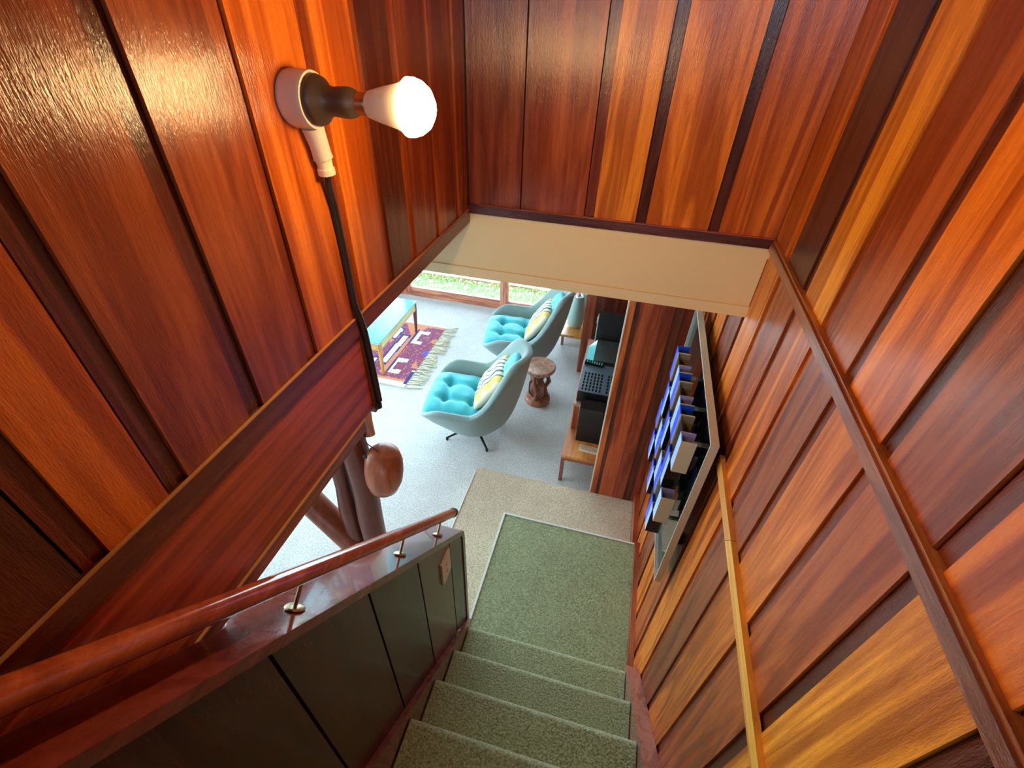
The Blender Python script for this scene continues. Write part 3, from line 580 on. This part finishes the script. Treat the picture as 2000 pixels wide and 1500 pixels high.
# rug woven from small coloured cells (all flat colour; real thickness)
RX0, RX1, RY0, RY1 = -3.70, -2.475, 3.66, 4.905
shapes = [('rwhite', [(-2.764, 4.47), (-2.632, 4.47), (-2.632, 4.54), (-2.712, 4.54), (-2.712, 4.69), (-2.617, 4.70), (-2.617, 4.77), (-2.77, 4.76)]),
          ('rwhite', [(-2.773, 3.86), (-2.63, 3.86), (-2.63, 3.935), (-2.738, 3.93), (-2.738, 4.065), (-2.629, 4.085), (-2.631, 4.15), (-2.773, 4.155)]),
          ('rwhite', [(-2.935, 4.03), (-2.868, 4.01), (-2.845, 4.60), (-2.92, 4.60), (-2.92, 4.45)]),
          ('rwhite', [(-3.10, 3.93), (-2.985, 3.93), (-3.0, 4.07), (-3.10, 4.05)]), ('rwhite', [(-3.05, 4.55), (-2.99, 4.50), (-2.97, 4.72), (-3.05, 4.78)]),
          ('rblue', [(-2.543, 4.286), (-2.463, 4.25), (-2.463, 4.345), (-2.514, 4.366)]),
          ('rorange', [(-2.55, 4.549), (-2.46, 4.53), (-2.46, 4.63), (-2.536, 4.62)]), ('rorange', [(-2.56, 4.0), (-2.47, 4.01), (-2.55, 4.15)])]
navy = [('rnavy', [(-2.95, 4.0), (-2.852, 3.98), (-2.825, 4.625), (-2.935, 4.63), (-2.935, 4.48), (-2.955, 4.42)]), ('rnavy', [(-2.79, 4.155), (-2.773, 4.10), (-2.773, 3.86), (-2.80, 3.86)]), ('rnavy', [(-2.79, 4.45), (-2.765, 4.45), (-2.765, 4.78), (-2.79, 4.78)]),
        ('rnavy', [(-3.13, 3.90), (-2.965, 3.90), (-2.985, 4.10), (-3.12, 4.08)]), ('rnavy', [(-3.07, 4.52), (-2.97, 4.47), (-2.95, 4.74), (-3.07, 4.81)])]
orange = [('rorange', [(-2.865, 3.83), (-2.79, 3.83), (-2.79, 4.62), (-2.70, 4.86), (-2.99, 4.87), (-2.83, 4.62)]), ('rorange', [(-3.0, 4.4), (-2.95, 4.6), (-3.05, 4.87), (-3.2, 4.87)]), ('rorange', [(-3.3, 3.9), (-3.2, 3.83), (-3.15, 4.3), (-3.25, 4.6)])]
def inside(p, poly):
    x, y = p; c = False; j = len(poly) - 1
    for i in range(len(poly)):
        if (poly[i][1] > y) != (poly[j][1] > y) and x < (poly[j][0] - poly[i][0]) * (y - poly[i][1]) / (poly[j][1] - poly[i][1]) + poly[i][0]: c = not c
        j = i
    return c
order = ['rpurple', 'rmaroon', 'rorange', 'rwhite', 'rnavy', 'rblue']
def rugcol(x, y):
    ym = y - RY0
    if x > -2.52 and 0.04 < ym < .30 and x > -2.515: return 'rnavy' if -2.512 < x < -2.478 and .05 < ym < .28 else 'rwhite'
    if ym < .085: return 'rwhite'
    if ym < .125 or y > RY1 - .035: return 'rorange'
    for s in (shapes, navy, orange):
        for nm, poly in s:
            if inside((x, y), poly): return nm
    q = random.random(); return 'rmaroon' if q < .42 else ('rorange' if q < .50 else 'rpurple')
rg = thing('patterned_rug', 'purple and orange woven rug with white hooked motifs under the coffee table', 'rug', (-3.0, 4.28, 0))
bm = bmesh.new(); nx, ny = 92, 94; gv = {}
for i in range(nx + 1):
    for j in range(ny + 1): gv[i, j] = bm.verts.new((RX0 + (RX1 - RX0) * i / nx, RY0 + (RY1 - RY0) * j / ny, .012 + .0012 * math.sin(i * 2.1) * math.sin(j * 1.7)))
for i in range(nx):
    for j in range(ny):
        f = bm.faces.new((gv[i, j], gv[i+1, j], gv[i+1, j+1], gv[i, j+1]))
        f.material_index = order.index(rugcol(RX0 + (RX1 - RX0) * (i + .5) / nx, RY0 + (RY1 - RY0) * (j + .5) / ny))
loc(finish(bm, 'woven_field', [MT[k] for k in order], rg), rg)
loc(mbox('backing', (RX0, RX1, RY0, RY1, .0005, .0105), MT['rwhite'], rg), rg)
bm = bmesh.new()
for k in range(44):
    y = RY0 + .01 + (RY1 - RY0 - .02) * k / 43; a = random.uniform(-.06, .06); L = random.uniform(.13, .20)
    for q in range(2):
        b = a + random.uniform(-.03, .03)
        tube(bm, [(RX1, y, .008), (RX1 + L * .4, y + b * .3 + random.uniform(-.008, .008), .009), (RX1 + L * .7, y + b * .8, .006), (RX1 + L, y + b + random.uniform(-.012, .012), .005)], [.0045, .004, .004, .003], 5)
fr = finish(bm, 'fringe', MT['tassel'], rg, smooth=True); loc(fr, rg); fr['kind'] = 'stuff'

# ------------------------------------------------------------------ stereo bench with its things
WB = (0.62, .22, .08)
tvb = thing('stereo_bench', 'low orange wooden bench with raised shelf behind the partition', 'bench', (-0.35, 3.5, 0))
loc(mbox('bench_top', (-0.655, -0.03, 2.86, 4.30, .305, .330), MT['pine'], tvb, (0.72, .27, .07), bevel=.003), tvb)
loc(mbox('front_rail', (-0.645, -0.05, 2.868, 2.89, .265, .305), MT['wx'], tvb, (0.42, .12, .06), bevel=.002), tvb)
loc(mbox('side_rail', (-0.650, -0.63, 2.90, 4.26, .265, .305), MT['wy'], tvb, (0.42, .12, .06), bevel=.002), tvb)
for x in (-0.640, -0.06):
    for y in (2.885, 4.25): loc(mbox('leg', (x - .015, x + .015, y - .015, y + .015, 0, .305), MT['wz'], tvb, (0.36, .10, .06), bevel=.002), tvb)
loc(mbox('upper_end_panel', (-0.630, -0.03, 3.20, 3.222, .330, .60), MT['wz'], tvb, (0.45, .11, .04), bevel=.002), tvb)
loc(mbox('upper_end_panel', (-0.630, -0.03, 4.18, 4.20, .330, .60), MT['wz'], tvb, (0.45, .11, .04), bevel=.002), tvb)
loc(mbox('upper_shelf', (-0.640, -0.03, 3.19, 4.24, .600, .622), MT['pine'], tvb, (0.60, .30, .20), bevel=.003), tvb)
# black box on the lower bench
sp = thing('subwoofer_box', 'matte black speaker box with glossy lid on the lower bench', 'speaker', (-0.42, 3.12, .33))
loc(mbox('cabinet', (-0.570, -0.24, 3.065, 3.185, .331, .620), MT['blackp'], sp, bevel=.004), sp)
loc(mbox('glossy_lid', (-0.574, -0.236, 3.060, 3.186, .620, .700), MT['blackg'], sp, bevel=.006), sp)
loc(mbox('side_strip', (-0.578, -0.572, 3.075, 3.12, .60, .685), MT['steel'], sp, bevel=.001), sp)
# receiver
rc = thing('stereo_receiver', 'black amplifier with slotted top on the upper shelf', 'amplifier', (-0.4, 3.43, .622))
loc(mbox('case', (-0.622, -0.18, 3.225, 3.655, .632, .735), MT['blackp'], rc, bevel=.004), rc)
loc(mbox('top_cover', (-0.618, -0.184, 3.23, 3.65, .7355, .742), plain('slate_blue_cover', (0.05, .09, .13), .35), rc, bevel=.001), rc)
for x in (-.60, -.2):
    for y in (3.25, 3.62): loc(mlathe('foot', [(.015, .622), (.015, .632)], MT['blackp'], rc, seg=12, mtx=Matrix.Translation((x, y, 0))), rc)
bm = bmesh.new()
for row in range(6):
    for col in range(14):
        if col == 6: continue
        x = -.595 + col * .029; y = 3.25 + row * .045
        box(bm, x, x + .014, y, y + .032, .7415, .7435)
vs = finish(bm, 'vent_slots', MT['blackg'], rc); loc(vs, rc); vs['kind'] = 'stuff'
def remote(name, label, loc_, rotz, L, W, body, keycol, rows):
    t = thing(name, label, 'remote', loc_, rotz)
    mbox('body', (-L/2, L/2, -W/2, W/2, 0, .018), body, t, bevel=.004)
    for i in range(rows):
        for j in range(3):
            x = -L/2 + .02 + i * (L - .04) / max(1, rows - 1); y = -W/2 + W * (j + 1) / 4
            mbox('button', (x - .005, x + .005, y - .004, y + .004, .018, .0205), keycol, t)
remote('remote_control', 'dark remote control lying on the black amplifier', (-0.53, 3.64, .7445), math.radians(-8), .17, .05, MT['blackg'], MT['teal'], 7)
remote('remote_control', 'cream keypad remote on the front of the low bench', (-0.44, 2.975, .3305), math.radians(-4), .17, .062, MT['ivory'], MT['rorange'], 8)
dp = thing('disc_player', 'grey metal player case with painted teal flap behind the amplifier', 'player', (-0.4, 3.87, .622))
loc(mbox('case', (-0.545, -0.19, 3.70, 4.06, .623, .745), MT['silver'], dp, bevel=.006), dp)
loc(mprism('reflection', [(-.620, 3.72, .66), (-.620, 4.05, .66), (-.548, 4.05, .745), (-.548, 3.70, .745)], (.004, 0, -.03), MT['teal'], dp, bevel=.001), dp)  # teal slab paints the reflection seen on the case
loc(mbox('plinth', (-0.618, -0.19, 3.70, 4.06, .6225, .632), MT['blackp'], dp), dp)
ms = thing('upright_speaker', 'tall black monitor case standing at the back of the shelf', 'speaker', (-0.42, 4.15, .622))
loc(mbox('cabinet', (-0.572, -0.22, 4.10, 4.17, .623, 1.00), MT['blackp'], ms, bevel=.004), ms)
loc(mbox('chrome_edge', (-0.580, -0.572, 4.10, 4.115, .68, .99), MT['steel'], ms, bevel=.001), ms)
loc(mbox('logo_strip', (-0.586, -0.574, 4.095, 4.115, .90, .96), MT['ivory'], ms, bevel=.001), ms)

# low bench with vase right of the far chair
lb = thing('window_bench', 'low orange wooden bench carrying the pale vase by the doors', 'bench', (-0.8, 5.15, 0))
loc(mbox('bench_top', (-1.02, -0.60, 4.98, 5.42, .13, .16), MT['pine'], lb, (0.75, .30, .07), bevel=.003), lb)
for x in (-.99, -.63):
    for y in (5.01, 5.39): loc(mbox('leg', (x - .015, x + .015, y - .015, y + .015, 0, .13), MT['wz'], lb, (0.36, .12, .06)), lb)
vs_ = thing('flower_vase', 'tall pale green vase with pink flowers beside the glass doors', 'vase', (-0.885, 5.22, .16))
mlathe('vase_body', [(.06, 0), (.09, .03), (.105, .12), (.10, .24), (.085, .34), (.075, .40), (.085, .43)], MT['vase'], vs_, seg=24)
for k in range(7):
    a = k * .9; r = .03 + .012 * (k % 3); z = .46 + .03 * (k % 4)
    s_ = mtube('stem', [(0, 0, .30), (r * .5 * math.cos(a), r * .5 * math.sin(a), .40), (r * 2.2 * math.cos(a) + .04, r * 2.2 * math.sin(a), z)], .003, MT['stem'], vs_, seg=5)
    bm = bmesh.new(); bmesh.ops.create_icosphere(bm, subdivisions=1, radius=.028, matrix=Matrix.Translation((r * 2.2 * math.cos(a) + .04, r * 2.2 * math.sin(a), z)))
    finish(bm, 'blossom', MT['pink'], s_)

# ------------------------------------------------------------------ tree-trunk post and hanging gourd left of the stairs
tp = thing('trunk_post', 'polished double tree-trunk post left of the balustrade', 'post', (-1.72, 1.6, 0))
TC = (0.12, .024, .012)
def trunk(name, x, y, r, wob, col):
    pts = []; rad = []
    for k in range(14):
        z = 2.6 * k / 13; pts.append((x + wob * math.sin(k * 1.3) * .008, y + wob * math.cos(k * 1.1) * .006, z)); rad.append(r * (1 + .05 * math.sin(k * 1.7 + x * 9) + (.10 if k == 4 else 0)))
    return loc(mtube(name, pts, rad, MT['trunk'], tp, col, seg=20), tp)
trunk('trunk', -1.640, 1.60, .070, 1, TC); trunk('trunk', -1.800, 1.62, .048, 1.2, (0.15, .035, .02)); 
loc(mtube('crevice_shade', [(-1.735, 1.66, 0), (-1.735, 1.66, 2.6)], .05, MT['gap'], tp, seg=10), tp)  # near-black tube put in as the shade between the two trunks
loc(mtube('branch', [(-1.70, 1.61, .22), (-1.84, 1.60, .48), (-2.00, 1.60, .72), (-2.20, 1.62, .97), (-2.5, 1.65, 1.3)], [.08, .082, .080, .082, .078], MT['trunk'], tp, (0.24, .06, .025), seg=20), tp)
gd = thing('hanging_gourd', 'large round polished wooden gourd hanging beside the trunk post', 'ornament', (-1.466, 1.57, 1.305))
bm = bmesh.new()
lathe(bm, [(.004, -.175), (.042, -.170), (.078, -.135), (.096, -.07), (.100, .0), (.096, .07), (.080, .125), (.048, .160), (.012, .170)], 32, Matrix.Rotation(math.radians(8), 4, 'Y'))
finish(bm, 'gourd_body', MT['trunk'], gd, (0.33, .075, .024), smooth=True)
mlathe('knob', [(.006, -.205), (.018, -.198), (.022, -.185), (.016, -.172), (.008, -.162)], MT['blackg'], gd, seg=16, mtx=Matrix.Translation((-.03, 0, 0)))
mtube('neck', [(-.115, .10, .13), (-.125, .12, .20), (-.13, .13, .27)], [.032, .028, .030], MT['trunk'], gd, (0.55, .24, .13), seg=14)
mtube('cord', [(-.12, -.03, .27), (-.03, -.03, .20), (.035, -.02, .135)], .0028, MT['cable'], gd, seg=6)
mtube('hanging_cord', [(-.105, .13, .26), (-.105, .13, 1.32)], .003, MT['cable'], gd, seg=6)
mlathe('eye_plug', [(.012, 0), (.008, .006)], MT['blackp'], gd, seg=12, mtx=Matrix.Translation((-.055, -.055, .14)) @ Matrix.Rotation(math.radians(50), 4, 'X'))

# ------------------------------------------------------------------ outside
tag(mbox('ground_terrace', (-9.0, 3.0, 5.80, 5.97, -.16, -.06), MT['paving']), 'narrow pale terrace edge outside the glass doors', 'terrace', kind='structure')
tag(mbox('ground_garden', (-9.0, 3.0, 5.975, 6.40, -.3, -.12), MT['soil']), 'planted garden strip outside the glass doors', 'ground', kind='structure')
tag(mbox('ground_path', (-40.0, 20.0, 6.47, 30.0, -.3, -.06), MT['paving']), 'pale path beyond the garden strip', 'ground', kind='structure')
tag(mbox('ground_lawn', (-40.0, -5.7, -10, 7.2, -.3, -.10), MT['soil']), 'open lawn beside the house', 'ground', kind='structure')
tag(mbox('garden_edging', (-9.0, 3.0, 6.405, 6.465, -.3, -.02), MT['wx'], color=(0.55, .25, .18)), 'long timber edging board between plants and path', 'edging')
bm = bmesh.new(); rnd = random.Random(3)
for k in range(4200):
    x = rnd.uniform(-4.2, 0.4); y = rnd.uniform(6.0, 6.37); z = rnd.uniform(-.11, .0); s = rnd.uniform(.010, .026)
    a = Vector((rnd.uniform(-1, 1), rnd.uniform(-1, 1), rnd.uniform(-.2, 1))).normalized(); b = a.orthogonal().normalized(); c = a.cross(b); p = Vector((x, y, z))
    bm.faces.new([bm.verts.new(p + q) for q in (b * s * 1.6, c * s * .6, -b * s * 1.2, -c * s * .6)])
tag(finish(bm, 'garden_foliage', MT['leaf']), 'green foliage outside the glass doors', 'foliage', kind='stuff')

cu = thing('sheer_curtain', 'white sheer curtain gathered at the right end of the glass doors', 'curtain', (-0.77, 5.55, 0))
bm = bmesh.new(); n = 40; cols_ = [[], []]
for i in range(n + 1):
    x = -0.86 + .16 * i / n; y = 5.56 + .02 * math.sin(i * 1.1)
    for q, z in enumerate((0.02, 2.5)): cols_[q].append(bm.verts.new((x, y, z)))
for i in range(n): bm.faces.new((cols_[0][i], cols_[0][i+1], cols_[1][i+1], cols_[1][i]))
bmesh.ops.solidify(bm, geom=bm.faces[:], thickness=.003)
loc(finish(bm, 'drape', MT['cloth'], cu, smooth=True), cu)
loc(mtube('curtain_rod', [(-0.90, 5.56, 2.52), (-0.68, 5.56, 2.52)], .012, MT['brass'], cu), cu)
